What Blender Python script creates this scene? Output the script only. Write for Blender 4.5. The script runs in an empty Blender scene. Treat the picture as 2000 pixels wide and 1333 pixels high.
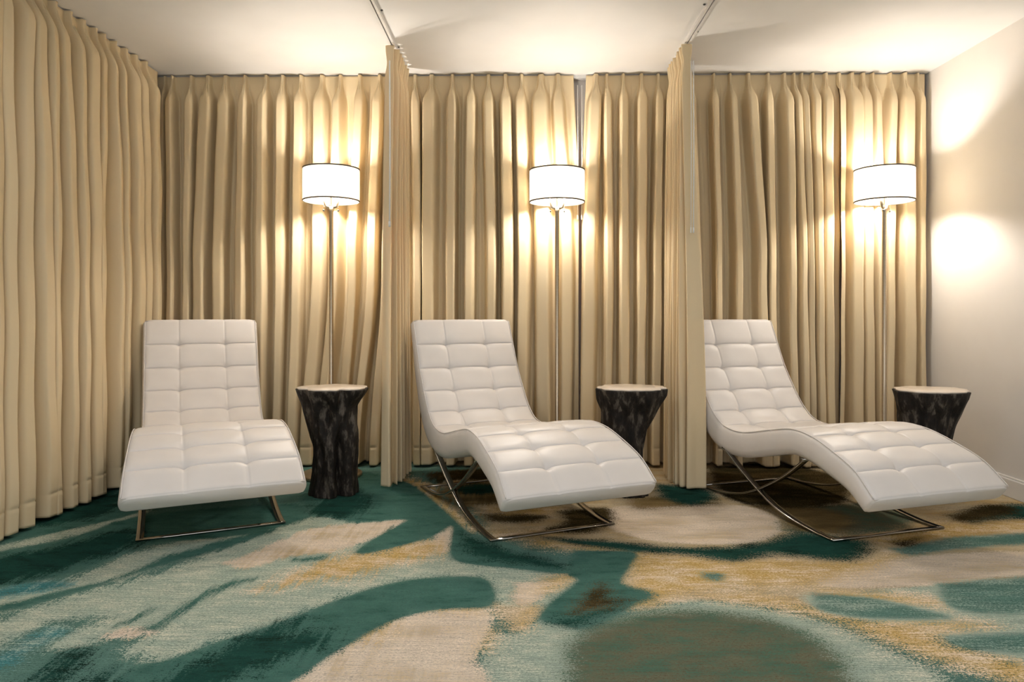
import bpy, bmesh, math, random
import numpy as np
from mathutils import Vector, Matrix

# ------------------------------------------------------------------ scene, camera, light
sc = bpy.context.scene
COL = sc.collection
F, CX, YH = 1400.0, 1000.0, 607.4          # focal length and horizon of the photograph (px)
PSI = 17 / 1400.0                          # the camera looks slightly left of the room's axis
EYE = 1.0                                  # camera height
CEIL = 2.537
XL, XR, YB, YR = -2.43, 2.63, 4.79, -2.6  # walls

cam_data = bpy.data.cameras.new('camera')
cam = bpy.data.objects.new('camera', cam_data)
COL.objects.link(cam)
cam.location = (0, 0, EYE)
cam.rotation_euler = (math.pi / 2, 0, PSI)
cam_data.sensor_width = 36.0
cam_data.lens = 36.0 * F / 2000.0
cam_data.shift_y = -(666.5 - YH) / 2000.0
cam_data.clip_start = 0.05
sc.camera = cam

sc.view_settings.view_transform = 'Standard'
sc.view_settings.look = 'None'
sc.view_settings.gamma = 1.0
sc.view_settings.use_curve_mapping = False
sc.view_settings.exposure = 0.40

world = bpy.data.worlds.new('world')
sc.world = world
world.use_nodes = True
bg = world.node_tree.nodes['Background']
bg.inputs[0].default_value = (1.0, 0.93, 0.85, 1)
bg.inputs[1].default_value = 0.10

BULB_STRENGTH = 385.0
BULB_COLOR = (1.0, 0.92, 0.83)

def area_light(name, loc, size, power, color, rot=(0, 0, 0)):
    d = bpy.data.lights.new(name, 'AREA')
    d.shape = 'RECTANGLE'
    d.size, d.size_y = size
    d.energy = power
    d.color = color
    o = bpy.data.objects.new(name, d)
    o.location = loc
    o.rotation_euler = rot
    COL.objects.link(o)
    return o
# added fill lights just under the ceiling, out of view, not real fixtures
area_light('ceiling_fill_light', (-1.2, 1.45, CEIL - 0.02), (0.6, 0.6), 13, (0.97, 0.96, 1.0))
area_light('ceiling_fill_light', (1.2, 1.45, CEIL - 0.02), (0.6, 0.6), 13, (0.97, 0.96, 1.0))

# added soft fill behind the camera, unseen, standing before the closed rear wall
area_light('rear_fill_light', (0.2, YR + 0.25, 1.45), (3.6, 1.7), 40, (0.95, 0.96, 1.0), (math.pi / 2, 0, 0))

def at_depth(u, z):
    """world x,y of the point seen at column u at camera depth z"""
    x = (u - CX) / F * z
    return (x * math.cos(PSI) - z * math.sin(PSI), x * math.sin(PSI) + z * math.cos(PSI))
def on_floor(u, v):
    return at_depth(u, F * EYE / (v - YH))
def x_on_back(u, y):
    """world x where the sight line through column u meets the plane Y = y"""
    k = (u - CX) / F
    z = y / (k * math.sin(PSI) + math.cos(PSI))
    return at_depth(u, z)[0]
def y_on_side(u, x):
    """world y where the sight line through column u meets the plane X = x"""
    k = (u - CX) / F
    z = x / (k * math.cos(PSI) - math.sin(PSI))
    return at_depth(u, z)[1]

# ------------------------------------------------------------------ materials
def new_mat(name):
    m = bpy.data.materials.new(name)
    m.use_nodes = True
    nt = m.node_tree
    b = nt.nodes['Principled BSDF']
    return m, nt, b
def noise(nt, scale, detail=3, rough=0.5, vec=None, vscale=None):
    n = nt.nodes.new('ShaderNodeTexNoise')
    n.inputs['Scale'].default_value = scale
    n.inputs['Detail'].default_value = detail
    n.inputs['Roughness'].default_value = rough
    tc = nt.nodes.new('ShaderNodeTexCoord')
    mp = nt.nodes.new('ShaderNodeMapping')
    if vscale: mp.inputs['Scale'].default_value = vscale
    nt.links.new(tc.outputs['Object'], mp.inputs['Vector'])
    nt.links.new(mp.outputs[0], n.inputs['Vector'])
    return n
def add_bump(nt, b, src, strength, dist):
    bp = nt.nodes.new('ShaderNodeBump')
    bp.inputs['Strength'].default_value = strength
    bp.inputs['Distance'].default_value = dist
    nt.links.new(src, bp.inputs['Height'])
    nt.links.new(bp.outputs[0], b.inputs['Normal'])
def ramp(nt, src, stops):
    r = nt.nodes.new('ShaderNodeValToRGB')
    e = r.color_ramp.elements
    while len(e) < len(stops): e.new(0.5)
    for k, (p, c) in enumerate(stops):
        e[k].position = p
        e[k].color = (*c, 1)
    nt.links.new(src, r.inputs[0])
    return r

def paint_mat(name, col, rough=0.7):
    m, nt, b = new_mat(name)
    n = noise(nt, 6, 4)
    r = ramp(nt, n.outputs[0], [(0.3, tuple(c * 0.97 for c in col)), (0.7, col)])
    nt.links.new(r.outputs[0], b.inputs['Base Color'])
    b.inputs['Roughness'].default_value = rough
    n2 = noise(nt, 260, 3)
    add_bump(nt, b, n2.outputs[0], 0.12, 0.002)
    return m
M_WALL = paint_mat('wall_paint', (0.80, 0.765, 0.72))
M_CEIL = paint_mat('ceiling_paint', (0.80, 0.785, 0.765))
M_TRIM = paint_mat('trim_paint', (0.80, 0.78, 0.75), 0.4)

def curtain_mat():
    m, nt, b = new_mat('curtain_linen')
    n = noise(nt, 5, 3, 0.5, vscale=(1, 1, 0.15))
    r = ramp(nt, n.outputs[0], [(0.3, (0.79, 0.645, 0.405)), (0.7, (0.83, 0.69, 0.455))])
    nt.links.new(r.outputs[0], b.inputs['Base Color'])
    b.inputs['Roughness'].default_value = 0.75
    b.inputs['Specular IOR Level'].default_value = 0.15
    tr = nt.nodes.new('ShaderNodeBsdfTranslucent')
    tr.inputs[0].default_value = (0.90, 0.52, 0.12, 1)
    mx = nt.nodes.new('ShaderNodeMixShader')
    mx.inputs[0].default_value = 0.14
    out = nt.nodes['Material Output']
    nt.links.new(b.outputs[0], mx.inputs[1])
    nt.links.new(tr.outputs[0], mx.inputs[2])
    nt.links.new(mx.outputs[0], out.inputs[0])
    w = noise(nt, 55, 3, 0.6, vscale=(1, 1, 0.5))
    add_bump(nt, b, w.outputs[0], 0.15, 0.004)
    return m
M_CURTAIN = curtain_mat()

def leather_mat():
    m, nt, b = new_mat('white_leather')
    n = noise(nt, 9, 2)
    r = ramp(nt, n.outputs[0], [(0.3, (0.71, 0.665, 0.625)), (0.7, (0.74, 0.695, 0.655))])
    nt.links.new(r.outputs[0], b.inputs['Base Color'])
    b.inputs['Roughness'].default_value = 0.42
    b.inputs['Specular IOR Level'].default_value = 0.35
    n2 = noise(nt, 320, 3, 0.6)
    add_bump(nt, b, n2.outputs[0], 0.10, 0.0012)
    return m
M_LEATHER = leather_mat()

def metal_mat(name, col, rough, metallic=1.0):
    m, nt, b = new_mat(name)
    n = noise(nt, 30, 2, vscale=(1, 1, 6))
    r = ramp(nt, n.outputs[0], [(0.3, tuple(c * 0.92 for c in col)), (0.7, col)])
    nt.links.new(r.outputs[0], b.inputs['Base Color'])
    b.inputs['Metallic'].default_value = metallic
    b.inputs['Roughness'].default_value = rough
    return m
M_STEEL = metal_mat('polished_steel', (0.40, 0.38, 0.35), 0.12)
M_NICKEL = metal_mat('brushed_nickel', (0.56, 0.47, 0.35), 0.36)
M_RAIL = metal_mat('white_rail_enamel', (0.78, 0.76, 0.74), 0.4, 0.0)
M_SLOT = metal_mat('dark_rail_slot', (0.10, 0.10, 0.10), 0.5, 0.3)
M_PLASTIC = metal_mat('clear_white_plastic', (0.88, 0.86, 0.82), 0.25, 0.0)
M_RIM = metal_mat('shade_trim_tape', (0.10, 0.085, 0.065), 0.7, 0.0)
M_DARK = metal_mat('black_pull_bead', (0.05, 0.045, 0.04), 0.4, 0.0)

def shade_mat():
    m, nt, b = new_mat('lamp_shade_linen')
    b.inputs['Base Color'].default_value = (0.88, 0.85, 0.80, 1)
    b.inputs['Roughness'].default_value = 0.9
    n = noise(nt, 160, 2, vscale=(1, 1, 3))
    add_bump(nt, b, n.outputs[0], 0.1, 0.001)
    tr = nt.nodes.new('ShaderNodeBsdfTranslucent')
    tr.inputs[0].default_value = (0.92, 0.88, 0.80, 1)
    mx = nt.nodes.new('ShaderNodeMixShader')
    mx.inputs[0].default_value = 0.64
    out = nt.nodes['Material Output']
    nt.links.new(b.outputs[0], mx.inputs[1])
    nt.links.new(tr.outputs[0], mx.inputs[2])
    nt.links.new(mx.outputs[0], out.inputs[0])
    return m
M_SHADE = shade_mat()
def bulb_mat():
    m, nt, b = new_mat('lit_bulb')
    b.inputs['Base Color'].default_value = (1, 1, 1, 1)
    b.inputs['Emission Color'].default_value = (*BULB_COLOR, 1)
    b.inputs['Emission Strength'].default_value = BULB_STRENGTH
    return m
M_BULB = bulb_mat()

def bark_mat():
    m, nt, b = new_mat('dark_bronzed_bark')
    n = noise(nt, 26, 6, 0.65, vscale=(1, 1, 0.35))
    r = ramp(nt, n.outputs[0], [(0.38, (0.006, 0.0045, 0.0035)), (0.53, (0.020, 0.015, 0.011)), (0.66, (0.13, 0.11, 0.088))])
    nt.links.new(r.outputs[0], b.inputs['Base Color'])
    b.inputs['Roughness'].default_value = 0.55
    b.inputs['Specular IOR Level'].default_value = 0.25
    n2 = noise(nt, 45, 6, 0.7, vscale=(1, 1, 0.3))
    add_bump(nt, b, n2.outputs[0], 0.8, 0.012)
    return m
M_BARK = bark_mat()
M_TOP = paint_mat('cream_cast_top', (0.74, 0.64, 0.53), 0.3)

# ------------------------------------------------------------------ object helpers
def link_mesh(name, verts, faces, mat, parent=None, smooth=True):
    me = bpy.data.meshes.new(name)
    me.from_pydata([tuple(map(float, v)) for v in verts], [], faces)
    me.materials.append(mat)
    if smooth:
        me.polygons.foreach_set('use_smooth', [True] * len(me.polygons))
    me.update()
    o = bpy.data.objects.new(name, me)
    COL.objects.link(o)
    if parent: o.parent = parent
    return o
def bm_obj(name, bm, mat, parent=None, smooth=True):
    bmesh.ops.recalc_face_normals(bm, faces=bm.faces)
    me = bpy.data.meshes.new(name)
    bm.to_mesh(me); bm.free()
    me.materials.append(mat)
    if smooth:
        me.polygons.foreach_set('use_smooth', [True] * len(me.polygons))
    o = bpy.data.objects.new(name, me)
    COL.objects.link(o)
    if parent: o.parent = parent
    return o
def tag(o, label=None, cat=None, group=None, kind=None):
    if label: o['label'] = label
    if cat: o['category'] = cat
    if group: o['group'] = group
    if kind: o['kind'] = kind
    return o
def thing(name, loc, rz=0.0):
    o = bpy.data.objects.new(name, None)
    o.location = loc
    o.rotation_euler = (0, 0, rz)
    o.empty_display_size = 0.1
    COL.objects.link(o)
    return o
def box_bm(bm, lo, hi, bevel=0.0):
    lo, hi = Vector(lo), Vector(hi)
    r = bmesh.ops.create_cube(bm, size=1.0, matrix=Matrix.Translation((lo + hi) / 2) @ Matrix.Diagonal((*(hi - lo), 1)))
    if bevel:
        vs = set(r['verts'])
        ed = [e for e in bm.edges if e.verts[0] in vs and e.verts[1] in vs]
        bmesh.ops.bevel(bm, geom=ed, offset=bevel, segments=2, affect='EDGES', profile=0.5)
def lathe_bm(bm, prof, n=48, centre=(0, 0), closed=False):
    rings = []
    for r, z in prof:
        rings.append([bm.verts.new((centre[0] + r * math.cos(2 * math.pi * k / n), centre[1] + r * math.sin(2 * math.pi * k / n), z)) for k in range(n)])
    m = len(rings)
    for i in range(m if closed else m - 1):
        a, b = rings[i], rings[(i + 1) % m]
        for k in range(n):
            bm.faces.new((a[k], a[(k + 1) % n], b[(k + 1) % n], b[k]))
    if not closed:
        if prof[0][0] > 1e-6: bm.faces.new(rings[0])
        if prof[-1][0] > 1e-6: bm.faces.new(rings[-1])
def tube_bm(bm, pts, r, n=10):
    pts = [Vector(p) for p in pts]
    rings = []
    for i, p in enumerate(pts):
        t = (pts[min(i + 1, len(pts) - 1)] - pts[max(i - 1, 0)]).normalized()
        a = t.orthogonal().normalized() if i == 0 else (a - t * a.dot(t)).normalized()
        b = t.cross(a)
        rings.append([bm.verts.new(p + (a * math.cos(2 * math.pi * k / n) + b * math.sin(2 * math.pi * k / n)) * r) for k in range(n)])
    for i in range(len(rings) - 1):
        for k in range(n):
            bm.faces.new((rings[i][k], rings[i][(k + 1) % n], rings[i + 1][(k + 1) % n], rings[i + 1][k]))
    bm.faces.new(rings[0]); bm.faces.new(rings[-1])
def strip_bm(bm, pts, wdir, w, t):
    """flat bar of width w (along wdir) and thickness t following pts, with eased edges"""
    pts = [Vector(p) for p in pts]; wdir = Vector(wdir)
    rings = []
    e = min(w, t) * 0.18
    for i, p in enumerate(pts):
        d = (pts[min(i + 1, len(pts) - 1)] - pts[max(i - 1, 0)]).normalized()
        nn = d.cross(wdir).normalized()
        sec = []
        for sx, sy in ((-1, -1), (1, -1), (1, 1), (-1, 1)):
            hx, hy = w / 2, t / 2
            cs = ((sx * hx, sy * (hy - e)), (sx * (hx - e), sy * hy))
            if (sx, sy) in ((1, -1), (-1, 1)): cs = cs[::-1]
            # order corners counter-clockwise
            sec += list(cs)
        order = sorted(range(8), key=lambda k: math.atan2(sec[k][1] / t, sec[k][0] / w))
        rings.append([bm.verts.new(p + wdir * sec[k][0] + nn * sec[k][1]) for k in order])
    for i in range(len(rings) - 1):
        for k in range(8):
            bm.faces.new((rings[i][k], rings[i][(k + 1) % 8], rings[i + 1][(k + 1) % 8], rings[i + 1][k]))
    bm.faces.new(rings[0]); bm.faces.new(rings[-1])
def catmull(pts, n, cluster=0.0):
    pts = [np.array(p, float) for p in pts]
    P = [2 * pts[0] - pts[1]] + pts + [2 * pts[-1] - pts[-2]]
    out = []
    for i in range(1, len(P) - 2):
        for k in range(n):
            t = k / n
            t -= cluster * math.sin(2 * math.pi * t)
            a, b, c, d = P[i - 1], P[i], P[i + 1], P[i + 2]
            out.append(0.5 * ((2 * b) + (c - a) * t + (2 * a - 5 * b + 4 * c - d) * t * t + (3 * b - a - 3 * c + d) * t ** 3))
    out.append(pts[-1])
    return out

# ------------------------------------------------------------------ the room
def struct_box(name, lo, hi, mat):
    bm = bmesh.new(); box_bm(bm, lo, hi)
    return tag(bm_obj(name, bm, mat, smooth=False), kind='structure')
struct_box('ceiling', (XL - 0.1, YR - 0.1, CEIL), (XR + 0.1, YB + 0.1, CEIL + 0.1), M_CEIL)
struct_box('wall_back', (XL - 0.1, YB, 0), (XR + 0.1, YB + 0.1, CEIL), M_WALL)
struct_box('wall_left', (XL - 0.1, YR, 0), (XL, YB, CEIL), M_WALL)
struct_box('wall_right', (XR, YR, 0), (XR + 0.1, YB, CEIL), M_WALL)
struct_box('wall_rear', (XL - 0.1, YR - 0.1, 0), (XR + 0.1, YR, CEIL), M_WALL)
def baseboard(name, pts):
    bm = bmesh.new()
    for lo, hi in pts: box_bm(bm, lo, hi, 0.004)
    return tag(bm_obj(name, bm, M_TRIM, smooth=False), kind='structure')
baseboard('baseboard_right', [((XR - 0.016, YR, 0.0), (XR, YB, 0.098)), ((XR - 0.010, YR, 0.097), (XR, YB, 0.110))])
baseboard('baseboard_back', [((XL, YB - 0.016, 0.0), (XR - 0.017, YB, 0.11))])

# ------------------------------------------------------------------ carpet
TEAL, SAGE, CREAM, GOLD = (0.095, 0.185, 0.155), (0.32, 0.395, 0.325), (0.64, 0.55, 0.44), (0.52, 0.35, 0.115)
DTEAL, BROWN, OLIVE, MIDT = (0.018, 0.066, 0.052), (0.030, 0.024, 0.010), (0.155, 0.145, 0.092), (0.070, 0.160, 0.132)
PEACH, TURQ, UMBER = (0.47, 0.39, 0.26), (0.05, 0.19, 0.20), (0.24, 0.17, 0.075)
# colour layers, lower ones first: (colour, softness of the edge in metres, outlines of the woven pattern)
LAYERS = [
 (PEACH, 0.05, [[(850,905),(1000,880),(1300,880),(1600,880),(1800,885),(2000,930),(2300,1000),(2300,1200),(2000,1160),(1800,1180),(1600,1190),(1450,1180),(1300,1180),(1200,1150),(1240,1075),(1100,1060),(960,1050),(940,1010),(870,960),(850,925),(1000,920)],
                [(1080,1120),(1120,1125),(1090,1160),(1060,1205),(1015,1240),(965,1190),(1000,1150)]]),
 (SAGE, 0.045, [[(0,1213),(140,1163),(300,1125),(360,1100),(440,1065),(520,1035),(600,1012),(800,1015),(740,1050),(700,1080),(760,1075),(850,1050),(880,1025),(885,1060),(890,1095),(940,1105),(1000,1108),(1100,1122),(1140,1132),(1110,1160),(1060,1190),(980,1180),(960,1150),(940,1128),(820,1130),(720,1150),(600,1190),(540,1222),(440,1250),(330,1290),(300,1288),(248,1276),(280,1250),(330,1225),(210,1250),(140,1265),(88,1267),(150,1230),(205,1210),(100,1215),(0,1258),(-200,1290),(-200,1250)],
               [(0,1066),(130,1037),(270,1002),(310,985),(270,1008),(150,1047),(0,1077),(-100,1095),(-100,1085)],
               [(0,1160),(100,1145),(170,1120),(300,1070),(400,1052),(520,1040),(460,1070),(330,1100),(230,1135),(100,1160),(0,1198),(-150,1230),(-150,1190)],
               [(280,975),(250,970),(170,990),(120,1010),(200,995),(280,985)],
               [(1000,1240),(1060,1205),(1100,1210),(1130,1232),(1200,1210),(1290,1180),(1400,1172),(1490,1187),(1600,1210),(1700,1252),(1830,1320),(1900,1400),(1500,1420),(900,1420),(920,1333),(935,1290),(960,1240)],
               [(1580,1160),(1700,1150),(1860,1135),(2000,1128),(2300,1130),(2300,1500),(2000,1333),(1950,1290),(1850,1250),(1700,1220),(1600,1195),(1560,1170)],
               [(1330,1110),(1400,1100),(1500,1130),(1420,1150)]]),
 (CREAM, 0.025, [[(560,1336),(640,1282),(722,1236),(785,1207),(860,1191),(950,1194),(962,1220),(945,1260),(932,1290),(962,1340),(980,1450),(300,1500)],
                 [(440,1100),(520,1068),(600,1035),(700,1022),(800,1016),(735,1052),(640,1080),(560,1090),(480,1112)],
                 [(205,1240),(240,1228),(290,1228),(300,1236),(255,1246),(205,1248)],
                 [(610,1200),(680,1175),(760,1155),(740,1165),(660,1195)],
                 [(865,1025),(885,1025),(882,1075),(850,1080),(840,1060)],
                 [(1180,995),(1260,985),(1420,985),(1500,1000),(1530,1030),(1495,1057),(1400,1065),(1280,1057),(1210,1040),(1180,1020)],
                 [(1560,1112),(1700,1098),(1850,1082),(2000,1078),(2250,1080),(2250,1125),(2000,1126),(1870,1140),(1700,1150),(1600,1143)],
                 [(1010,1140),(1080,1135),(1065,1165),(1030,1185),(1000,1175)]]),
 (GOLD, 0.09, [[(620,1098),(760,1068),(850,1055),(875,1068),(860,1085),(760,1108),(690,1128),(560,1142),(520,1150),(560,1128)],
                [(780,930),(850,948),(880,980),(930,1035),(895,1022),(840,978),(790,948)],
                [(1240,1072),(1340,1082),(1425,1093),(1500,1090),(1620,1095),(1720,1088),(1765,1078),(1720,1110),(1640,1132),(1560,1146),(1450,1150),(1330,1165),(1270,1190),(1210,1178),(1232,1130),(1215,1095)],
                [(1360,1160),(1480,1158),(1600,1190),(1700,1212),(1850,1212),(1945,1224),(1850,1240),(1860,1262),(2000,1292),(2200,1330),(2200,1400),(1930,1322),(1820,1288),(1720,1252),(1620,1212),(1500,1187),(1420,1175)],
                [(1600,1150),(1760,1160),(1852,1175),(1840,1186),(1750,1180),(1620,1172)],
                [(1700,1038),(1830,1022),(2000,1012),(2200,1012),(2200,1035),(2000,1042),(1900,1056),(1760,1066),(1700,1062)],
                [(1040,1050),(1130,1058),(1240,1060),(1240,1078),(1140,1076),(1040,1066)],
                [(700,1232),(770,1210),(760,1225),(720,1250),(690,1255)],[(835,1192),(920,1187),(960,1195),(900,1197)],[(948,1235),(962,1235),(950,1265),(938,1265)],
                [(1060,1130),(1110,1118),(1130,1128),(1100,1150),(1050,1160)],[(1020,1190),(1050,1185),(1030,1225),(1010,1225)],
                [(950,985),(1060,975),(1100,990),(1050,1010),(960,1015)],[(960,1045),(1060,1035),(1150,1040),(1040,1052)]]),
 (TEAL, 0.03, [[(1590,1160),(1700,1168),(1800,1192),(1850,1208),(1700,1208),(1600,1190)],
                [(1830,1140),(2000,1128),(2200,1130),(2200,1190),(2000,1200),(1900,1196),(1850,1180)],
                [(1850,1245),(2000,1238),(2200,1240),(2200,1300),(2000,1280),(1880,1262)],
                [(1740,1072),(1850,1052),(1920,1046),(2200,1038),(2200,1062),(2000,1064),(1880,1072),(1780,1085)],
                [(1370,1118),(1410,1122),(1405,1135),(1375,1130)]]),
 (MIDT, 0.03, [[(600,1005),(600,960),(700,925),(745,930),(800,945),(832,968),(880,1012),(930,1060),(1000,1080),(1080,1100),(1108,1120),(1000,1110),(930,1102),(890,1092),(880,1068),(888,1028),(860,1040),(760,1072),(698,1079),(760,1035),(795,1014),(700,1022),(640,1010)],
                [(0,990),(200,940),(300,960),(270,1000),(130,1034),(0,1062),(-100,1080),(-100,1010)],
                [(0,1080),(150,1050),(280,1008),(560,985),(600,1010),(480,1045),(280,1062),(160,1112),(60,1138),(0,1148),(-150,1180),(-150,1100)],
                [(-100,1215),(0,1195),(150,1155),(280,1115),(330,1100),(450,1068),(540,1035),(500,1040),(440,1055),(330,1085),(230,1130),(100,1160),(0,1185),(-100,1200)],
                [(540,1225),(720,1156),(820,1134),(935,1131),(962,1160),(950,1180),(930,1186),(860,1189),(780,1205),(720,1236),(640,1280),(555,1338),(350,1400),(150,1400),(240,1320),(330,1292),(440,1252)],
                [(1130,1078),(1240,1080),(1225,1110),(1212,1140),(1285,1162),(1210,1192),(1110,1222),(1055,1213),(1080,1175),(1130,1135),(1105,1118)],
                [(220,1225),(262,1208),(300,1190),(262,1212)],[(280,1232),(360,1180),(440,1140),(500,1130),(440,1150),(370,1188),(310,1225)],
                [(575,1092),(630,1086),(620,1095),(580,1098)]]),
 (TURQ, 0.05, [[(0,1150),(100,1135),(140,1145),(60,1160),(0,1168),(-80,1180),(-80,1160)],[(0,1275),(90,1230),(130,1235),(60,1275),(20,1300),(-60,1310)]]),
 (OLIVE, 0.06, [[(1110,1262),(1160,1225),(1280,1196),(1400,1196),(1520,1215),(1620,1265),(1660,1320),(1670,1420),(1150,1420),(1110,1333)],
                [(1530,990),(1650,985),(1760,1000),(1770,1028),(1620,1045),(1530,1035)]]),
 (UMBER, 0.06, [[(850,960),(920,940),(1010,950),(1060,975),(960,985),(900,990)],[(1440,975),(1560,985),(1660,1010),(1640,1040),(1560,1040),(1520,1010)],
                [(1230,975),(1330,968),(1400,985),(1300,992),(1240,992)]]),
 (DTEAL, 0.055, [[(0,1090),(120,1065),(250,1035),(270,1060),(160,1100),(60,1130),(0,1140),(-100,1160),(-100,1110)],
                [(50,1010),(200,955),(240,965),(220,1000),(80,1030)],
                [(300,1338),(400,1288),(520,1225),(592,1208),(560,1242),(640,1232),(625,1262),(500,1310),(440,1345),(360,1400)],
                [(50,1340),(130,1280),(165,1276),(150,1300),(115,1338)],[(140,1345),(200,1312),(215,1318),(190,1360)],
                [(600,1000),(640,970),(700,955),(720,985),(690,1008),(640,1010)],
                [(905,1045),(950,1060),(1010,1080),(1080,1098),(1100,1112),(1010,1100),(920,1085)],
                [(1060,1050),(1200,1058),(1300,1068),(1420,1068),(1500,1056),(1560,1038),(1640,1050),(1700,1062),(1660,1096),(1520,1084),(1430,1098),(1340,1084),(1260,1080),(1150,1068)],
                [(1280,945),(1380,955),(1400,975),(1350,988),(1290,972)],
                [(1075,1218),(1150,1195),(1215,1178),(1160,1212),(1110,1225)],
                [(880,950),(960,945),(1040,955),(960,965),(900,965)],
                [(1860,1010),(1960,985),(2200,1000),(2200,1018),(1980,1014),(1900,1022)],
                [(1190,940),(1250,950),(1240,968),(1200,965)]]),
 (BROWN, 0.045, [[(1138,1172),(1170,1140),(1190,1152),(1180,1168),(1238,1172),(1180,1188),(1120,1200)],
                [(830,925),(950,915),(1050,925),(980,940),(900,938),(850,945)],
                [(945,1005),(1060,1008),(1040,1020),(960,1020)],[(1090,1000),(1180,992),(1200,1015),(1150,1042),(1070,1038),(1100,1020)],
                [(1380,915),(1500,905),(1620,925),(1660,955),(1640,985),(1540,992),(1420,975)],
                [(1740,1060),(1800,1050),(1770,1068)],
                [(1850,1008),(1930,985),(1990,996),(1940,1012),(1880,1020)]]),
]
BLEND = {PEACH: ((0.40, 0.27, 0.10), 0.15), SAGE: ((0.50, 0.50, 0.39), 0.15), CREAM: ((0.46, 0.36, 0.22), 0.05), GOLD: (CREAM, 0.22),
         TEAL: (SAGE, 0.0), MIDT: (DTEAL, 0.15), TURQ: (SAGE, 0.05), OLIVE: ((0.06, 0.12, 0.085), 0.40), UMBER: ((0.08, 0.06, 0.025), 0.2),
         DTEAL: ((0.008, 0.014, 0.010), 0.15), BROWN: ((0.10, 0.07, 0.03), 0.05)}
def carpet():
    nx, ny = 520, 420
    x0, x1, y0, y1 = XL - 0.02, XR + 0.02, 1.35, YB
    gx, gy = np.meshgrid(np.linspace(x0, x1, nx), np.linspace(y0, y1, ny))
    px, py = gx.ravel(), gy.ravel()
    verts = np.stack([px, py, np.zeros_like(px)], 1)
    idx = np.arange(nx * ny).reshape(ny, nx)
    quads = np.stack([idx[:-1, :-1], idx[:-1, 1:], idx[1:, 1:], idx[1:, :-1]], -1).reshape(-1, 4)
    # the part of the floor behind the photographer, in the plain ground colour
    nv = len(verts)
    extra = np.array([[x0, YR, 0], [x1, YR, 0]])
    verts = np.vstack([verts, extra])
    me = bpy.data.meshes.new('floor')
    me.from_pydata(verts.tolist(), [], quads.tolist() + [[nv, nv + 1] + list(map(int, idx[0, ::-1]))])
    m, nt, b = new_mat('patterned_carpet')
    N, L = nt.nodes, nt.links
    b.inputs['Roughness'].default_value = 1.0
    b.inputs['Specular IOR Level'].default_value = 0.0
    speck = noise(nt, 175, 2, 1.0, vscale=(0.6, 1, 1))
    streak = noise(nt, 1.0, 4, 0.75, vscale=(7, 190, 1))
    blot = noise(nt, 6, 6, 0.7, vscale=(1, 2.2, 1))
    band = noise(nt, 3.2, 4, 0.6, vscale=(0.8, 2.6, 1))
    def math_(op, a, bb, c=None):
        n = N.new('ShaderNodeMath'); n.operation = op
        for k, v in enumerate((a, bb, c)):
            if v is None: continue
            if isinstance(v, (int, float)): n.inputs[k].default_value = v
            else: L.new(v, n.inputs[k])
        return n.outputs[0]
    ns = math_('MULTIPLY', math_('SUBTRACT', speck.outputs[0], 0.5), 3.2)
    nk = math_('MULTIPLY', math_('SUBTRACT', streak.outputs[0], 0.5), 2.6)
    nb = math_('MULTIPLY', math_('SUBTRACT', blot.outputs[0], 0.5), 3.0)
    nd = math_('MULTIPLY', math_('SUBTRACT', band.outputs[0], 0.5), 3.0)
    # brush strokes of the pattern: fanning diagonally on the left, level on the right
    stroke = noise(nt, 1.0, 4, 0.6, vscale=(38, 3.2, 1))
    for l_ in stroke.inputs['Vector'].links:
        l_.from_node.inputs['Rotation'].default_value = (0, 0, math.radians(31))
        sepc = N.new('ShaderNodeSeparateXYZ'); L.new(l_.from_node.inputs['Vector'].links[0].from_socket, sepc.inputs[0])
    left_ = math_('MINIMUM', math_('MAXIMUM', math_('MULTIPLY_ADD', sepc.outputs[0], -1.6, 0.1), 0.0), 1.0)
    ng = math_('MULTIPLY', math_('MULTIPLY', math_('SUBTRACT', stroke.outputs[0], 0.5), 3.6), left_)
    comb = math_('ADD', math_('ADD', math_('MULTIPLY', ns, 2.0), math_('MULTIPLY', nk, 0.7)), math_('ADD', math_('MULTIPLY', nb, 0.8), ng))
    nd = math_('ADD', nd, math_('MULTIPLY', ng, 0.7))
    yarns = [math_('ADD', math_('ADD', math_('MULTIPLY', ns, 0.55), math_('MULTIPLY', nk, 0.45)), math_('MULTIPLY', nd, 0.55)),
             math_('ADD', math_('ADD', math_('MULTIPLY', ns, 0.45), math_('MULTIPLY', nk, 0.50)), math_('MULTIPLY', nb, 0.50))]
    base = N.new('ShaderNodeRGB'); base.outputs[0].default_value = (*TEAL, 1)
    cur = base.outputs[0]
    def sdf(polys):
        best = np.full(len(verts), -9.0)
        VX, VY = verts[:, 0], verts[:, 1]
        for poly in polys:
            P = catmull([on_floor(u, max(v, 880)) for u, v in poly + poly[:1]], 3)[:-1]
            P = np.array(P)
            d2 = np.full(len(verts), 1e9); inside = np.zeros(len(verts), bool)
            for k in range(len(P)):
                ax, ay = P[k]; bx, by = P[(k + 1) % len(P)]
                ex, ey = bx - ax, by - ay
                t = np.clip(((VX - ax) * ex + (VY - ay) * ey) / (ex * ex + ey * ey + 1e-12), 0, 1)
                d2 = np.minimum(d2, (VX - ax - t * ex) ** 2 + (VY - ay - t * ey) ** 2)
                c = (ay > VY) != (by > VY)
                xi = ax + (VY - ay) / (ey if abs(ey) > 1e-12 else 1e-12) * ex
                inside ^= c & (VX < xi)
            d = np.sqrt(d2) * np.where(inside, 1, -1)
            best = np.maximum(best, d)
        return best
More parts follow.
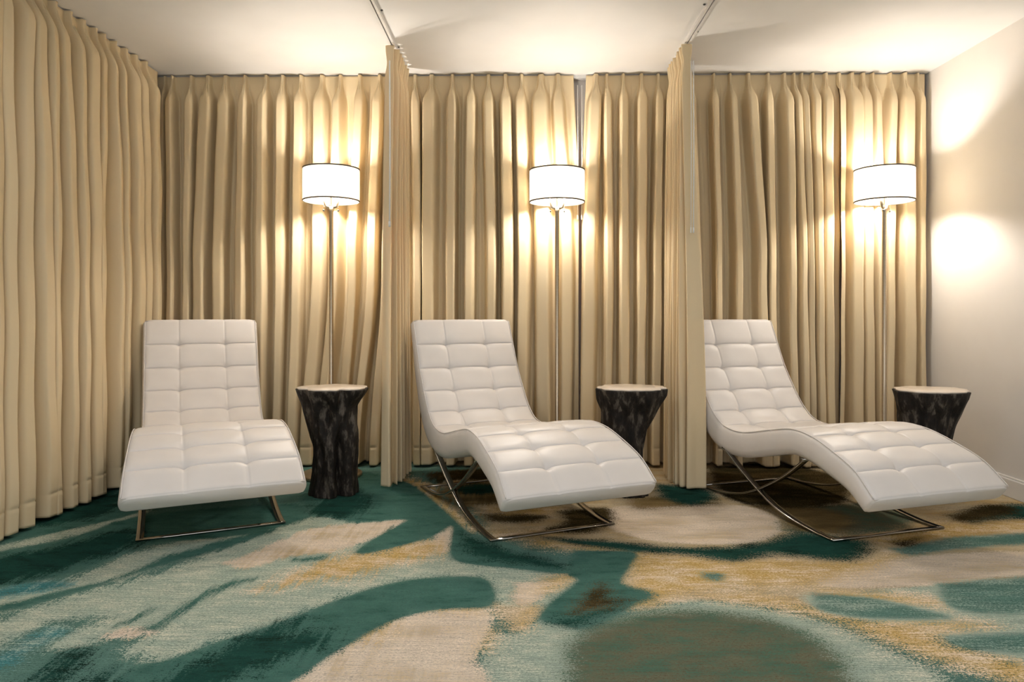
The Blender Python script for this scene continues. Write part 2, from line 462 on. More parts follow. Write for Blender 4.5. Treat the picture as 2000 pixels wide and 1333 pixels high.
    for k, (colr, soft, polys) in enumerate(LAYERS):
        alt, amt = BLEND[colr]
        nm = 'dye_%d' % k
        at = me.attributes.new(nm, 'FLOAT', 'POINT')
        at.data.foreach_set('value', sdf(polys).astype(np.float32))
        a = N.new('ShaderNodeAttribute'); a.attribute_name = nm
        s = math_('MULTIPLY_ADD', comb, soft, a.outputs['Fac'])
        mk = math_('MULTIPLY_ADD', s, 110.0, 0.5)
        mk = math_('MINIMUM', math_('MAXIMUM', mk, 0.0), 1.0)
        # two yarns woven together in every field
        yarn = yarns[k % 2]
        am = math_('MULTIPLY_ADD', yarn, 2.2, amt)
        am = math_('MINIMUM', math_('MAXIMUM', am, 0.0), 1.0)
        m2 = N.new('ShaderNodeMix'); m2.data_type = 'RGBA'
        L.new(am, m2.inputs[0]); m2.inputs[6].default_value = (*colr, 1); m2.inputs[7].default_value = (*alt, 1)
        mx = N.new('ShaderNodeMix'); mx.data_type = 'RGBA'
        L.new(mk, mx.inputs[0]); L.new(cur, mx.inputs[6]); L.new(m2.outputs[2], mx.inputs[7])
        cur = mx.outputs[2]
    # yarn-to-yarn variation: speckles and fine weft lines
    v = math_('ADD', math_('MULTIPLY_ADD', ns, 0.60, 1.0), math_('MULTIPLY', nk, 0.55))
    v = math_('ADD', v, math_('MULTIPLY', nb, 0.16))
    v = math_('MAXIMUM', v, 0.25)
    vm = N.new('ShaderNodeVectorMath'); vm.operation = 'SCALE'
    L.new(cur, vm.inputs[0]); L.new(v, vm.inputs['Scale'])
    L.new(vm.outputs[0], b.inputs['Base Color'])
    pile = noise(nt, 420, 2, 0.7)
    add_bump(nt, b, pile.outputs[0], 0.5, 0.004)
    me.materials.append(m)
    o = bpy.data.objects.new('floor', me)
    COL.objects.link(o)
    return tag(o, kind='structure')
carpet()

# ------------------------------------------------------------------ curtains
def smooth01(t):
    t = np.clip(t, 0, 1)
    return t * t * (3 - 2 * t)
ZROWS = None
def rows(z0, z1):
    top = [0, .008, .02, .035, .05, .065, .08, .095, .11, .125, .145, .17, .20, .24, .29, .35, .42, .50]
    r = [z1 - t for t in top]
    z = r[-1] - 0.09
    while z > z0 + 0.16:
        r.append(z); z -= 0.09
    r += [z0 + t for t in (.135, .118, .112, .106, .09, .06, .03, .012, .0)]
    return r
def curtain(name, origin, along, out, folds, lo, hi, z0=0.012, z1=CEIL - 0.012, seed=1, edge=(0.0, 0.0)):
    """pinch-pleated drape. folds: (top, middle, bottom, width, depth) with positions in metres along the run"""
    rnd = random.Random(seed)
    origin, along, out = Vector(origin), Vector(along), Vector(out)
    zr = rows(z0, z1)
    n = len(folds)
    NS = 38
    ph = [rnd.uniform(0, 6.28) for _ in range(n + 1)]
    sk = [rnd.uniform(-1, 1) for _ in range(n + 1)]
    tl = [rnd.uniform(-1, 1) for _ in range(n + 1)]
    verts, faces = [], []
    for z in zr:
        h = z1 - z
        t = (z1 - z) / (z1 - z0)
        cs = []
        for (a, m, bb, w, d) in folds:
            c = a + (m - a) * smooth01(t / 0.5) if t < 0.5 else m + (bb - m) * smooth01((t - 0.5) / 0.5)
            cs.append(c)
        e0, e1 = lo + edge[0] * min(1, t * 3.5), hi + edge[1] * min(1, t * 3.5)
        bounds = [e0] + [(cs[i] + cs[i + 1]) / 2 for i in range(n - 1)] + [e1]
        # vertical profile of the heading: tight at the pinch, flaring below it
        flare = smooth01((h - 0.03) / 0.17)
        pinch = math.exp(-((h - 0.085) / 0.03) ** 2)
        head = 1 - smooth01((h - 0.02) / 0.09)
        for i in range(n):
            w = folds[i][3] * (0.34 + 0.66 * flare) * (1 + 0.08 * math.sin(1.6 * z + ph[i]))
            w = w * (1 - 0.18 * pinch)
            d = folds[i][4] * 1.28 * (0.42 + 0.58 * flare) * (1 - 0.15 * head) * (1 + 0.05 * math.sin(1.2 * z + ph[i] * 2))
            c, L_, R_ = cs[i], bounds[i], bounds[i + 1]
            for k in range(NS + (1 if i == n - 1 else 0)):
                q = k / NS
                # concentrate samples round the fold
                s = 2 * q - 1
                s = s * (0.35 + 0.65 * abs(s))
                u = c + s * ((R_ - c) if s > 0 else (c - L_))
                a = (u - c) / (w * 0.5)
                bump = math.exp(-abs(a / 1.12) ** 6.0) * (1 + 0.14 * tl[i] * a)
                dip = math.exp(-(abs(a) - 1.55) ** 2 / 0.35)
                y = d * bump - 0.016 * flare * dip
                # soft billow of the flat cloth between folds
                y += flare * 0.012 * math.sin(u * 19 + ph[i] + 0.8 * z) * (1 - bump)
                # the heading's stitched fingers
                gk = 0.42 * min(1.6, max(0.2, h / 0.10))
                y -= 0.013 * math.exp(-((h - 0.095) / 0.045) ** 2) * (math.exp(-((a - gk) / 0.17) ** 2) + math.exp(-((a + gk) / 0.17) ** 2))
                # round the fold over slightly
                uu = u + flare * w * 0.24 * sk[i] * bump
                uu += flare * w * 0.10 * math.sin(a * 2.2) * math.exp(-(a / 1.2) ** 2) * (d / 0.08)
                if abs(z - (z0 + 0.112)) < 0.001: y -= 0.004
                y += 0.004 * math.sin(9 * z + 7 * u + ph[i]) * flare
                p = origin + along * uu + out * (0.020 + y)
                verts.append((p.x, p.y, z + 0.004 * math.sin(u * 30 + 1) * (1 if z < z0 + 0.02 else 0) + 0.004))
    W = n * NS + 1
    for r in range(len(zr) - 1):
        for k in range(W - 1):
            a = r * W + k
            faces.append((a, a + 1, a + W + 1, a + W))
    o = link_mesh(name, verts, faces, M_CURTAIN)
    sd = o.modifiers.new('cloth_thickness', 'SOLIDIFY'); sd.thickness = 0.0025; sd.offset = 0
    return o

def back_folds(data, y=4.58):
    out = []
    for (a, m, b, w, d) in data:
        out.append((x_on_back(a, y), x_on_back(m, y), x_on_back(b, y), w, d))
    return out
YC = 4.68   # plane the back curtains hang in
bay1 = [(312,312,312,.045,.05),(328,331,330,.045,.075),(366,361,357,.05,.07),(399,387,385,.075,.075),(434,424,424,.07,.08),(472,467,466,.055,.085),(514,512,509,.055,.085),(547,544,538,.05,.08),(583,579,570,.06,.085),(624,622,600,.075,.08),(660,655,628,.06,.075),(699,686,662,.06,.08),(738,726,694,.055,.085),(768,752,728,.05,.08)]
c1 = curtain('drape', (0, YC, 0), (1, 0, 0), (0, -1, 0), back_folds(bay1), x_on_back(292, 4.61), x_on_back(785, 4.61), seed=3)
tag(c1, 'wide cream pleated drape on the back wall between the left drapes and the left divider', 'curtain')
bay2a = [(808,812,812,.05,.075),(841,839,836,.07,.08),(882,880,880,.055,.085),(921,918,916,.05,.085),(953,959,955,.06,.08),(987,991,990,.065,.085),(1019,1026,1022,.06,.08),(1057,1062,1064,.095,.075),(1091,1110,1108,.07,.07)]
c2 = curtain('drape', (0, YC, 0), (1, 0, 0), (0, -1, 0), back_folds(bay2a), x_on_back(792, 4.61), x_on_back(1121, 4.61), seed=5, edge=(0, 0.034))
tag(c2, 'cream drape hanging behind the middle floor lamp, its right edge left of the narrow gap', 'curtain')
bay2b = [(1166,1155,1150,.085,.075),(1187,1190,1186,.045,.075),(1220,1220,1221,.055,.085),(1256,1254,1250,.055,.085),(1289,1284,1280,.05,.08),(1318,1318,1318,.05,.08)]
c3 = curtain('drape', (0, YC, 0), (1, 0, 0), (0, -1, 0), back_folds(bay2b), x_on_back(1146, 4.61), x_on_back(1336, 4.61), seed=8, edge=(-0.026, 0))
tag(c3, 'narrow cream drape between the gap right of the middle lamp and the right divider', 'curtain')
bay3a = [(1352,1362,1362,.05,.08),(1399,1406,1406,.04,.085),(1431,1441,1442,.045,.08),(1467,1487,1498,.06,.085),(1506,1511,1518,.05,.08),(1538,1543,1548,.05,.085),(1557,1567,1572,.04,.085),(1572,1582,1587,.035,.08),(1594,1600,1604,.045,.085),(1620,1622,1626,.055,.08)]
c4 = curtain('drape', (0, YC, 0), (1, 0, 0), (0, -1, 0), back_folds(bay3a), x_on_back(1345, 4.61), x_on_back(1645, 4.61), seed=11)
tag(c4, 'shaded cream drape with tight folds behind the right chaise backrest', 'curtain')
bay3b = [(1647,1643,1640,.06,.075),(1671,1672,1672,.07,.085),(1694,1697,1700,.06,.08),(1713,1716,1719,.045,.08),(1748,1744,1740,.05,.075),(1776,1779,1778,.075,.085),(1803,1803,1804,.045,.06)]
c5 = curtain('drape', (0, YC, 0), (1, 0, 0), (0, -1, 0), back_folds(bay3b), x_on_back(1639, 4.61), XR - 0.022, seed=14)
tag(c5, 'brightly lit cream drape behind the right floor lamp, against the white side wall', 'curtain')

XLC = -2.345   # plane the left curtains hang in
def yl(u): return y_on_side(u, XLC + 0.095)
lt = [2.06, 2.20, 2.33, 2.47, 2.60, 2.73, 2.87]
left = [(y, y + 0.01, y, .06, .078) for y in lt]
for a, m, b, w in [(-14,-12,-10,.06),(8,18,20,.06),(49,48,47,.06),(75,88,98,.075),(99,108,110,.05),(127,141,140,.06),(156,163,164,.05),(180,188,190,.06),(204,200,200,.05),(221,234,230,.06),(242,248,246,.05),(262,269,267,.055),(281,288,286,.05),(300,304,302,.05)]:
    left.append((yl(a), yl(m), yl(b), w, .076))
left_far = [f for f in left if f[0] > 2.95]
left_near = [f for f in left if f[0] <= 2.95]
c6 = curtain('drape', (XLC, 0, 0), (0, 1, 0), (1, 0, 0), left, 1.98, 4.56, seed=21)
tag(c6, 'long golden cream pleated drape covering the left side wall', 'curtain')

def bundle(name, top, bottom, seed):
    """divider drape pushed back along its track: plan outline at the heading and near the hem"""
    rnd = random.Random(seed)
    zr = rows(0.012, CEIL - 0.030)
    n = len(top)
    ph = [rnd.uniform(0, 6.28) for _ in range(n)]
    verts = []
    for z in zr:
        t = (zr[0] - z) / (zr[0] - zr[-1])
        k = smooth01(t ** 0.75)
        h = zr[0] - z
        gather = 1 - 0.35 * math.exp(-((h - 0.10) / 0.05) ** 2)
        pts = []
        for i in range(n):
            ax, ay = top[i]; bx, by = bottom[i]
            mx_ = sum(p[0] for p in top) / n
            ax = mx_ + (ax - mx_) * gather
            pts.append((ax + (bx - ax) * k + 0.005 * math.sin(2.3 * z + ph[i]), ay + (by - ay) * k + 0.004 * math.sin(2.9 * z + ph[i] * 2)))
        P = catmull(pts, 7)
        W = len(P)
        verts += [(x, y, z) for x, y in P]
    faces = []
    for r in range(len(zr) - 1):
        for k in range(W - 1):
            a = r * W + k
            faces.append((a, a + 1, a + W + 1, a + W))
    o = link_mesh(name, verts, faces, M_CURTAIN)
    sd = o.modifiers.new('cloth_thickness', 'SOLIDIFY'); sd.thickness = 0.003; sd.offset = 0
    return o
XT1, XT2 = -0.735, 0.945
def zig(tips, backs):
    out = []
    for a, b in zip(tips, backs): out += [a, b]
    return out
bot = [(-.790, 4.035), (-.760, 4.015), (-.735, 4.020)] + zig([(-.728, 4.10), (-.705, 4.055), (-.760, 4.15), (-.690, 4.130), (-.775, 4.20), (-.684, 4.195), (-.775, 4.26), (-.680, 4.26), (-.770, 4.32), (-.676, 4.32), (-.770, 4.38), (-.672, 4.385)][0::2],
        [(-.728, 4.10), (-.705, 4.055), (-.760, 4.15), (-.690, 4.130), (-.775, 4.20), (-.684, 4.195), (-.775, 4.26), (-.680, 4.26), (-.770, 4.32), (-.676, 4.32), (-.770, 4.38), (-.672, 4.385)][1::2]) + [(-.74, 4.43)]
tpp = [(-.765, 4.06), (-.755, 4.055), (-.725, 4.065)] + [((-.765 if i % 2 == 0 else -.700), 4.10 + 0.032 * i) for i in range(12)] + [(-.735, 4.50)]
d1 = bundle('divider_drape', tpp, bot, 31)
tag(d1, 'gathered cream divider drape hanging from the left ceiling track, beside the middle chaise', 'curtain')
bot = [(1.036, 4.022), (1.026, 3.998), (.985, 4.000), (.940, 3.995), (.928, 4.005), (.960, 4.035), (.955, 4.050), (.905, 4.030), (.895, 4.040), (.940, 4.085), (.880, 4.075), (.935, 4.130), (.868, 4.120), (.930, 4.180), (.860, 4.180), (.930, 4.240), (.860, 4.250), (.930, 4.300), (.864, 4.320), (.930, 4.370), (.870, 4.390), (.910, 4.430)]
tpp = [(.972, 4.080), (.966, 4.060), (.950, 4.055), (.930, 4.060), (.915, 4.070), (.960, 4.090), (.968, 4.105), (.915, 4.110)] + [((.910 if i % 2 == 0 else .975), 4.125 + 0.027 * i) for i in range(14)]
d2 = bundle('divider_drape', tpp, bot, 37)
tag(d2, 'gathered cream divider drape hanging from the right ceiling track, partly hiding the right chaise', 'curtain')

def wand(parent, x, y, z1, z0, r=0.0045):
    bm = bmesh.new()
    tube_bm(bm, [(x, y, z1), (x + 0.002, y, (z0 + z1) / 2), (x, y, z0)], r, 8)
    tube_bm(bm, [(x, y, z0), (x, y, z0 - 0.03)], r * 1.5, 8)
    o = bm_obj('pull_wand', bm, M_PLASTIC, parent)
    tag(o, 'thin white pull wand')
    return o
wand(d1, XT1 + 0.002, 4.00, 2.40, 1.50)
wand(d2, XT2 - 0.006, 3.965, 2.38, 1.46, 0.0022)
wand(d2, XT2 + 0.008, 3.965, 2.38, 1.46, 0.003)
wand(c2, x_on_back(1129, 4.61), 4.64, 2.46, 1.62, 0.003)
wand(c2, x_on_back(1137, 4.61), 4.64, 2.46, 1.62, 0.003)

# ------------------------------------------------------------------ tracks
def track(loc_a, loc_b, wide, label, screws=()):
    a, b = Vector(loc_a), Vector(loc_b)
    ax = (b - a).normalized(); sd = Vector((-ax.y, ax.x, 0))
    root = thing('curtain_track', (a.x, a.y, CEIL))
    tag(root, label, 'curtain track')
    L_ = (b - a).length
    def seg(name, s0, s1, z0, z1, mat):
        bm = bmesh.new()
        vs = []
        for z in (z0, z1):
            for q, s in ((0, s0), (L_, s0), (L_, s1), (0, s1)):
                p = ax * q + sd * s
                vs.append(bm.verts.new((p.x, p.y, z)))
        for f in ((0, 1, 2, 3), (4, 5, 6, 7), (0, 1, 5, 4), (1, 2, 6, 5), (2, 3, 7, 6), (3, 0, 4, 7)):
            bm.faces.new([vs[k] for k in f])
        return bm_obj(name, bm, mat, root, smooth=False)
    seg('rail_side', -wide / 2, -0.0035, -0.020, 0, M_RAIL)
    seg('rail_side', 0.0035, wide / 2, -0.020, 0, M_RAIL)
    seg('rail_slot', -0.0035, 0.0035, -0.013, 0, M_SLOT)
    for q, s in screws:
        bm = bmesh.new()
        p = ax * q + sd * s
        bmesh.ops.create_uvsphere(bm, u_segments=10, v_segments=6, radius=0.007, matrix=Matrix.Translation((p.x, p.y, -0.003)) @ Matrix.Diagonal((1, 1, 0.6, 1)))
        bm_obj('screw', bm, M_SLOT, root)
    return root
track((XT1, -1.5, 0), (XT1, 4.50, 0), 0.034, 'white ceiling track with dark slot holding the left divider drape', [(5.15, -0.026), (5.66, -0.026), (4.3, -0.026)])
track((XT2, -1.5, 0), (XT2, 4.50, 0), 0.034, 'white ceiling track with dark slot holding the right divider drape', [(5.1, 0.026), (5.45, -0.026)])
track((XL + 0.02, YC + 0.005, 0), (XR - 0.03, YC + 0.005, 0), 0.024, 'thin curtain track along the ceiling over the back wall drapes')
track((XLC, 1.95, 0), (XLC, 4.56, 0), 0.024, 'thin curtain track along the ceiling over the left wall drape')

# ------------------------------------------------------------------ chaises
S = [0.0, 0.0637, 0.1288, 0.2098, 0.2968, 0.4011, 0.5744, 0.8052, 0.9677, 1.1107, 1.2486, 1.3821, 1.4867]
T = [0.9374, 0.8034, 0.6709, 0.5499, 0.4443, 0.3809, 0.3719, 0.4211, 0.4518, 0.4414, 0.4003, 0.3439, 0.257]
TH = [0.058, 0.070, 0.095, 0.120, 0.135, 0.135, 0.125, 0.118, 0.115, 0.115, 0.110, 0.100, 0.085]
HW = list(np.interp(range(13), [0, 5, 12], [0.306, 0.307, 0.357]))
BW = 0.1255
def cushion_surface():
    sub = 22
    prof = catmull(list(zip(S, T, TH, HW)), sub, 0.135)
    prof = np.array(prof)                       # (12*sub+1, 4)
    d = np.gradient(prof[:, :2], axis=0)
    d /= np.linalg.norm(d, axis=1)[:, None]
    nrm = np.stack([-d[:, 1], d[:, 0]], 1)      # s,t ; pointing up / toward the sitter
    nrm *= np.where(nrm[:, 1] < 0, -1, 1)[:, None]
    arc = np.concatenate([[0], np.cumsum(np.linalg.norm(np.diff(prof[:, :2], axis=0), axis=1))])
    return prof, d, nrm, arc, sub
def make_cushion(parent):
    prof, d, nrm, arc, sub = cushion_surface()
    rowsA = [arc[i * sub] for i in range(1, 12)]
    # parameter along length with rounded ends
    R = 0.010
    NU = len(prof)
    # across: lateral positions -1..1 with extra density at creases
    lat = sorted(set([round(v, 4) for v in np.concatenate([np.linspace(-1, 1, 57), [c + k for c in (-0.40, 0.40) for k in (-.03, -.015, -.006, 0, .006, .015, .03)]])]))
    verts, loops = [], []
    def top_disp(a, w, hw):
        i = min(range(11), key=lambda k: abs(rowsA[k] - a))
        dr = abs(rowsA[i] - a)
        dc = min(abs(w - BW), abs(w + BW))
        y = 0.0
        # row seam: sharp crease, cushion swells between the seams
        y -= 0.0065 * math.exp(-(dr / 0.0036) ** 2) + 0.0045 * math.exp(-(dr / 0.020) ** 2)
        y -= 0.0030 * math.exp(-(dc / 0.0045) ** 2) + 0.0025 * math.exp(-(dc / 0.028) ** 2)
        rr = math.hypot(dr, dc)
        y -= 0.011 * math.exp(-(rr / 0.016) ** 2) + 0.006 * math.exp(-(rr / 0.045) ** 2)
        # rows bow up between the buttons
        g = math.cos(min(1.0, abs(w) / hw) * math.pi / 2) ** 0.6
        y += 0.007 * g + 0.003
        ed = hw - abs(w)
        f = min(1, ed / 0.02)
        return y * f
    # cross-section loop: top (lat), right side, bottom, left side
    side_n = 7; bot_n = 9
    for iu in range(NU):
        s, t, th, hw = prof[iu]
        n = nrm[iu]
        a = arc[iu]
        endf = min(a, arc[-1] - a)
        shrink = 0.0
        if endf < R: shrink = R - math.sqrt(max(0, R * R - (R - endf) ** 2))
        ring = []
        hwE = hw - shrink * 0.35
        tt = -shrink * 0.30
        for l in lat:
            w = l * (hwE - 0.004)
            y = top_disp(a, w, hwE) + tt
            if abs(l) > 0.97: y -= 0.003
            ring.append((w, y))
        for k in range(side_n):
            q = (k + 1) / (side_n + 1)
            bul = 0.010 * math.sin(q * math.pi)
            ring.append((hwE + bul, tt - q * (th - 0.0)))
        for k in range(bot_n):
            q = k / (bot_n - 1)
            ring.append(((1 - 2 * q) * (hwE - 0.012), -th + shrink * 0.5 - 0.004))
        for k in range(side_n):
            q = 1 - (k + 1) / (side_n + 1)
            bul = 0.010 * math.sin(q * math.pi)
            ring.append((-hwE - bul, tt - q * th))
        for w, y in ring:
            verts.append((w, -(s + n[0] * y), t + n[1] * y))
        nr = len(ring)
    faces = []
    for iu in range(NU - 1):
        for k in range(nr):
            a, b = iu * nr + k, iu * nr + (k + 1) % nr
            faces.append((a, b, b + nr, a + nr))
    # caps with a soft swell
    for iu, sg in ((0, -1), (NU - 1, 1)):
        base = iu * nr
        ring = [Vector(verts[base + k]) for k in range(nr)]
        c = sum(ring, Vector()) / nr
        dd = Vector((0, -d[iu][0] * sg, d[iu][1] * sg)) * 1.0
        prev = [base + k for k in range(nr)]
        th_, hw_ = prof[iu][2], prof[iu][3]
        for sc_, push in ((0.012, 0.006), (0.03, 0.009)):
            cur = []
            for k in range(nr):
                p = ring[k]
                # pull toward the centre line of the cap's thickness and width
                q = p.lerp(c, sc_ * 2)
                q = Vector((p.x * (1 - sc_ * 1.2), p.y + (c.y - p.y) * sc_ * 6, p.z + (c.z - p.z) * sc_ * 6)) + dd * push
                verts.append(tuple(q)); cur.append(len(verts) - 1)
            for k in range(nr):
                f = (prev[k], prev[(k + 1) % nr], cur[(k + 1) % nr], cur[k])
                faces.append(f if sg > 0 else f[::-1])
            prev = cur
        nl = len(lat)
        # fill: join top row to bottom row as a grid-like strip
        topv = prev[:nl]
        bot = prev[nl + side_n: nl + side_n + bot_n]
        faces.append(tuple(prev) if sg > 0 else tuple(prev[::-1]))
    o = link_mesh('cushion', verts, faces, M_LEATHER, parent)
    bm = bmesh.new(); bm.from_mesh(o.data)
    bmesh.ops.recalc_face_normals(bm, faces=bm.faces)
    bm.to_mesh(o.data); bm.free()
    o.data.polygons.foreach_set('use_smooth', [True] * len(o.data.polygons))
    # piping round the top edge
    bm = bmesh.new()
    for sx in (-1, 1):
        pts = []
        for iu in range(2, NU - 2, 4):
            s, t, th, hw = prof[iu]; n = nrm[iu]
            pts.append((sx * (hw - 0.001), -(s + n[0] * 0.0), t + n[1] * 0.0))
        tube_bm(bm, pts, 0.0024, 6)
    for iu in (2, NU - 3):
        s, t, th, hw = prof[iu]; n = nrm[iu]
        sg = -1 if iu == 2 else 1
        off = 0.0015 * sg
        tube_bm(bm, [(x, -(s + d[iu][0] * 0.004 * sg + n[0] * -0.001), t + d[iu][1] * 0.004 * sg + n[1] * -0.001) for x in np.linspace(-hw + 0.002, hw - 0.002, 12)], 0.0024, 6)
    pp = bm_obj('piping', bm, M_LEATHER, o)
    return o
def make_chaise():
    root = thing('chaise_lounge', (0, 0, 0))
    make_cushion(root)
    WB = 0.312
    bt = 0.009
    up = [(1.212, .006), (1.15, .0065), (1.08, .010), (.94, .026), (.81, .056), (.69, .104), (.56, .168), (.45, .232), (.40, .262)]
    mirror = [(1.38 - s, t) for s, t in up[:6]] + [(.82, .172), (.93, .242), (1.03, .318)]
    for sx in (-1, 1):
        for path in (up, mirror):
            bm = bmesh.new()
            strip_bm(bm, [(sx * (WB - 0.016 - (0.0 if path is up else 0.0005)), -p[0], p[1]) for p in catmull(path, 6)], (1, 0, 0), 0.032, bt)
            tag(bm_obj('curved_leg', bm, M_STEEL, root), 'curved polished steel bar')
    def cross(name, s, t, w=0.026):
        bm = bmesh.new()
        strip_bm(bm, [(x, -s, t) for x in np.linspace(-WB, WB, 5)], (0, 1, 0), w, bt)
        tag(bm_obj(name, bm, M_STEEL, root), 'flat polished steel bar')
    cross('floor_bar', 1.205, 0.006)
    cross('floor_bar', 0.175, 0.006)
    cross('seat_bar', 0.405, 0.262)
    cross('seat_bar', 1.02, 0.320)
    return root
def copy_tree(o, parent=None):
    c = o.copy(); COL.objects.link(c)
    if parent: c.parent = parent
    for ch in list(o.children): copy_tree(ch, c)
    return c
chaise = make_chaise()
spots = [(-1.924, 4.301, 0.461, 'white tufted leather chaise lounge beside the golden left wall drape'),
         (-0.352, 4.326, 0.4286, 'white tufted leather chaise lounge between the two divider drapes'),
         (1.260, 4.362, 0.3205, 'white tufted leather chaise lounge by the side wall, its back partly behind a divider drape')]
for k, (x, y, r, lab) in enumerate(spots):
    o = chaise if k == 0 else copy_tree(chaise)
    o.location = (x, y, 0); o.rotation_euler = (0, 0, r)
    tag(o, lab, 'chaise lounge', 'white chaise lounges')

# ------------------------------------------------------------------ trunk tables
def blend_profile(th, h, left, right, front, back):
    """radius from silhouettes given for four sides; each is a list of (height, radius)"""
    def at(p):
        return float(np.interp(h, [q[0] for q in p], [q[1] for q in p]))
    c, s_ = math.cos(th), math.sin(th)
    wr, wl, wb_, wf = max(c, 0) ** 2, max(-c, 0) ** 2, max(s_, 0) ** 2, max(-s_, 0) ** 2
    return wr * at(right) + wl * at(left) + wb_ * at(back) + wf * at(front)
def bell(th, c, w):
    return math.exp(-(((th - c + math.pi) % (2 * math.pi) - math.pi) / w) ** 2)
def trunk_radius(th, h):
    r = blend_profile(th, h,
        [(0, .124), (.08, .116), (.22, .096), (.45, .096), (.58, .115), (.69, .139), (.87, .164), (.97, .190), (1, .196)],
        [(0, .140), (.15, .135), (.30, .138), (.50, .146), (.62, .140), (.72, .134), (.84, .136), (.88, .150), (.94, .178), (.98, .193), (1, .196)],
        [(0, .130), (.2, .118), (.5, .110), (.7, .112), (.85, .135), (1, .158)],
        [(0, .12), (.4, .11), (.8, .14), (1, .17)])
    # gap between the two roots on the right, and hollows under the crown
    r -= 0.050 * bell(th, -0.95, 0.17) * (1 - float(smooth01((h - 0.45) / 0.35)))
    r += 0.016 * bell(th, -1.35, 0.22) * (1 - h) + 0.012 * bell(th, -0.45, 0.25) * (1 - h)
    crown = float(smooth01((h - 0.55) / 0.35))
    r -= 0.052 * bell(th, -1.45 - 0.15 * h, 0.30) * math.exp(-((h - 0.78) / 0.13) ** 2)
    r += 0.020 * bell(th, -2.15 + 0.9 * (1 - h), 0.16) * math.exp(-((h - 0.66) / 0.22) ** 2)
    r += 0.020 * bell(th, -0.80 - 1.1 * (0.85 - h), 0.16) * math.exp(-((h - 0.70) / 0.18) ** 2)
    r -= crown * (0.036 * bell(th, -2.45, 0.20) + 0.042 * bell(th, -0.95, 0.13) + 0.02 * bell(th, 1.0, 0.25) + 0.02 * bell(th, 2.3, 0.3))
    r += 0.0035 * math.sin(9 * th + 5 * h) + 0.0025 * math.sin(17 * th - 9 * h) + 0.002 * math.sin(23 * h + 6 * th)
    return max(r, 0.02)
def trunk2_radius(th, h):
    r = blend_profile(th, h,
        [(0, .150), (.3, .160), (.6, .166), (.80, .164), (.90, .184), (1, .194)],
        [(0, .088), (.15, .060), (.42, .046), (.55, .062), (.68, .100), (.83, .150), (.94, .190), (1, .198)],
        [(0, .125), (.3, .100), (.6, .112), (.85, .140), (1, .160)],
        [(0, .12), (.3, .10), (.6, .11), (.85, .145), (1, .17)])
    crown = float(smooth01((h - 0.80) / 0.2))
    r -= crown * (0.040 * bell(th, -0.42, 0.13) + 0.012 * bell(th, 2.7, 0.2) + 0.02 * bell(th, 0.9, 0.3))
    r -= 0.022 * bell(th, -1.55, 0.4) * math.exp(-((h - 0.74) / 0.13) ** 2)
    r += 0.0035 * math.sin(9 * th + 5 * h) + 0.003 * math.sin(15 * th - 9 * h) + 0.002 * math.sin(23 * h + 6 * th)
    return max(r, 0.02)
def make_table(fr, H=0.575):
    root = thing('side_table', (0, 0, 0))
    NT, NH = 180, 80
    verts, faces = [], []
    for j in range(NH + 1):
        h = j / NH
        for k in range(NT):
            th = 2 * math.pi * k / NT - math.pi
            r = fr(th, h)
            verts.append((r * math.cos(th), r * math.sin(th), h * (H - 0.004)))
    for j in range(NH):
        for k in range(NT):
            a, b = j * NT + k, j * NT + (k + 1) % NT
            faces.append((a, b, b + NT, a + NT))
    faces.append(tuple(range(NT))[::-1])
    # rim turning inward under the cast top
    base = NH * NT
    for k in range(NT):
        th = 2 * math.pi * k / NT - math.pi
        r = fr(th, 1) - 0.006
        verts.append((r * math.cos(th), r * math.sin(th), H - 0.002))
    n0 = (NH + 1) * NT
    for k in range(NT):
        faces.append((base + k, base + (k + 1) % NT, n0 + (k + 1) % NT, n0 + k))
    faces.append(tuple(n0 + k for k in range(NT)))
    tag(link_mesh('trunk', verts, faces, M_BARK, root), 'dark bark-textured tree trunk base')
    verts, faces = [], []
    for z, ins in ((H - 0.003, 0.009), (H + 0.003, 0.007), (H + 0.006, 0.010)):
        for k in range(NT):
            th = 2 * math.pi * k / NT - math.pi
            r = fr(th, 1) - ins
            verts.append((r * math.cos(th), r * math.sin(th), z))
    for j in range(2):
        for k in range(NT):
            a, b = j * NT + k, j * NT + (k + 1) % NT
            faces.append((a, b, b + NT, a + NT))
    faces.append(tuple(range(NT))[::-1]); faces.append(tuple(2 * NT + k for k in range(NT)))
    tag(link_mesh('table_top', verts, faces, M_TOP, root), 'smooth cream top with wavy outline')
    return root
t1 = make_table(trunk_radius)
t1.location = (-1.038, 3.93, 0)
tag(t1, 'dark tree-trunk side table with cleft bark, right of the left chaise', 'side table', 'tree-trunk side tables')
t2 = make_table(trunk2_radius)
t2.location = (0.608, 3.95, 0)
tag(t2, 'dark tree-trunk side table with cream top, just left of the right divider drape', 'side table', 'tree-trunk side tables')
t3 = copy_tree(t2)
t3.location = (2.195, 3.86, 0); t3.rotation_euler = (0, 0, 0.15)
tag(t3, 'dark tree-trunk side table with cream top, against the white side wall', 'side table', 'tree-trunk side tables')

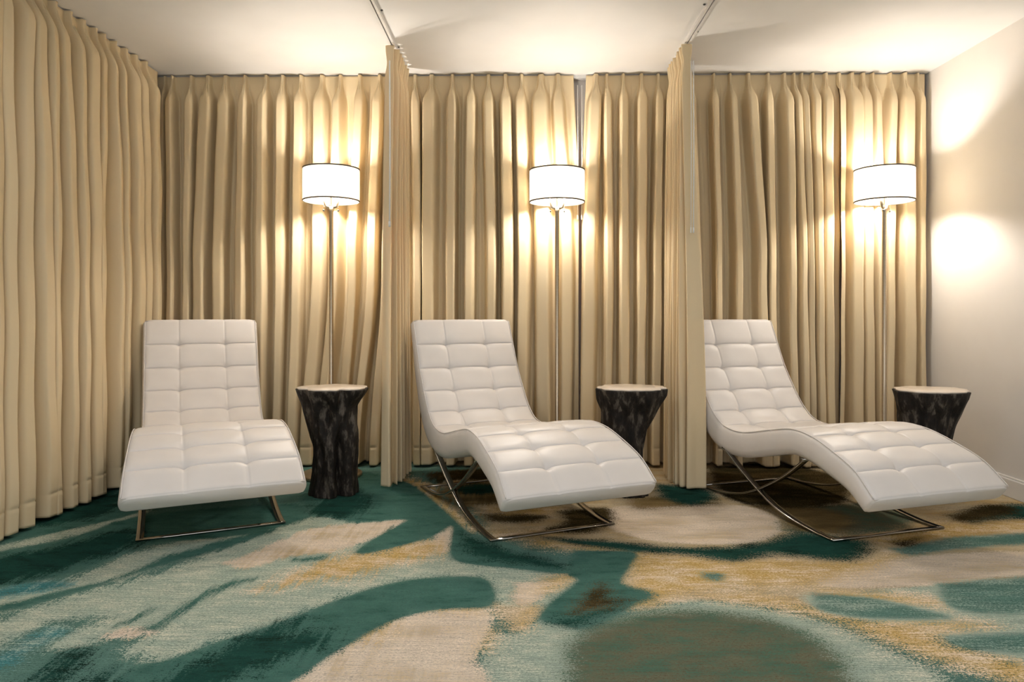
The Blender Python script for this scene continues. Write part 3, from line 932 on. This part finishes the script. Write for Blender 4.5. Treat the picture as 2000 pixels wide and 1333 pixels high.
# ------------------------------------------------------------------ floor lamps
def make_lamp():
    root = thing('floor_lamp', (0, 0, 0))
    z0, z1, r = 1.665, 1.857, 0.168
    bm = bmesh.new()
    lathe_bm(bm, [(0.0, 0.030), (0.03, 0.030), (0.170, 0.024), (0.184, 0.016), (0.184, 0.004), (0.178, 0.0), (0.0, 0.0)], 56)
    bm_obj('lamp_base', bm, M_NICKEL, root)
    bm = bmesh.new()
    lathe_bm(bm, [(0.022, 0.029), (0.020, 0.045), (0.0132, 0.055), (0.0132, 1.60), (0.016, 1.605), (0.016, 1.63), (0.008, 1.635)], 24)
    bm_obj('pole', bm, M_NICKEL, root)
    bm = bmesh.new()
    lathe_bm(bm, [(r, z0), (r, z1), (r - 0.0025, z1), (r - 0.0025, z0)], 72, closed=True)
    sh = bm_obj('lamp_shade', bm, M_SHADE, root)
    for z in (z0, z1):
        bm = bmesh.new()
        lathe_bm(bm, [(r + 0.0015, z - 0.004), (r + 0.0015, z + 0.004), (r - 0.0038, z + 0.004), (r - 0.0038, z - 0.004)], 72, closed=True)
        tag(bm_obj('shade_rim', bm, M_RIM, sh), 'thin taupe edge of the shade')
    bm = bmesh.new()
    for k in range(3):
        a = 2 * math.pi * k / 3 + 0.5
        tube_bm(bm, [(0.006 * math.cos(a), 0.006 * math.sin(a), z1 - 0.012), ((r - 0.003) * math.cos(a), (r - 0.003) * math.sin(a), z1 - 0.004)], 0.0018, 6)
    tube_bm(bm, [(0, 0, 1.63), (0, 0, z1 - 0.008)], 0.004, 8)
    bm_obj('shade_spider', bm, M_NICKEL, sh)
    for sx in (-1, 1):
        bm = bmesh.new()
        tube_bm(bm, [(0.0, 0, 1.622), (sx * 0.030, 0, 1.632), (sx * 0.045, 0, 1.700)], 0.011, 10)
        bm_obj('bulb_socket', bm, M_NICKEL, root)
        bm = bmesh.new()
        bmesh.ops.create_uvsphere(bm, u_segments=20, v_segments=14, radius=0.026, matrix=Matrix.Translation((sx * 0.060, 0, 1.742)) @ Matrix.Diagonal((1, 1, 1.45, 1)))
        tag(bm_obj('bulb', bm, M_BULB, root), 'glowing bulb')
        bm = bmesh.new()
        tube_bm(bm, [(sx * 0.041, -0.012, 1.635), (sx * 0.043, -0.014, 1.612)], 0.0012, 6)
        bmesh.ops.create_uvsphere(bm, u_segments=10, v_segments=8, radius=0.0062, matrix=Matrix.Translation((sx * 0.043, -0.014, 1.606)))
        tag(bm_obj('pull_chain', bm, M_DARK, root), 'short pull chain with a dark bead')
    return root
lamp = make_lamp()
for k, (u, z, lab) in enumerate([(647, 4.34, 'lit floor lamp with white drum shade standing behind the cleft trunk table'),
                                 (1088, 4.38, 'lit floor lamp with white drum shade behind the middle chaise'),
                                 (1727, 4.35, 'lit floor lamp with white drum shade nearest the white side wall')]):
    o = lamp if k == 0 else copy_tree(lamp)
    x, y = at_depth(u, z)
    o.location = (x, y, 0)
    o.rotation_euler = (0, 0, (0.15, 0.1, 0.7)[k])
    tag(o, lab, 'floor lamp', 'floor lamps')
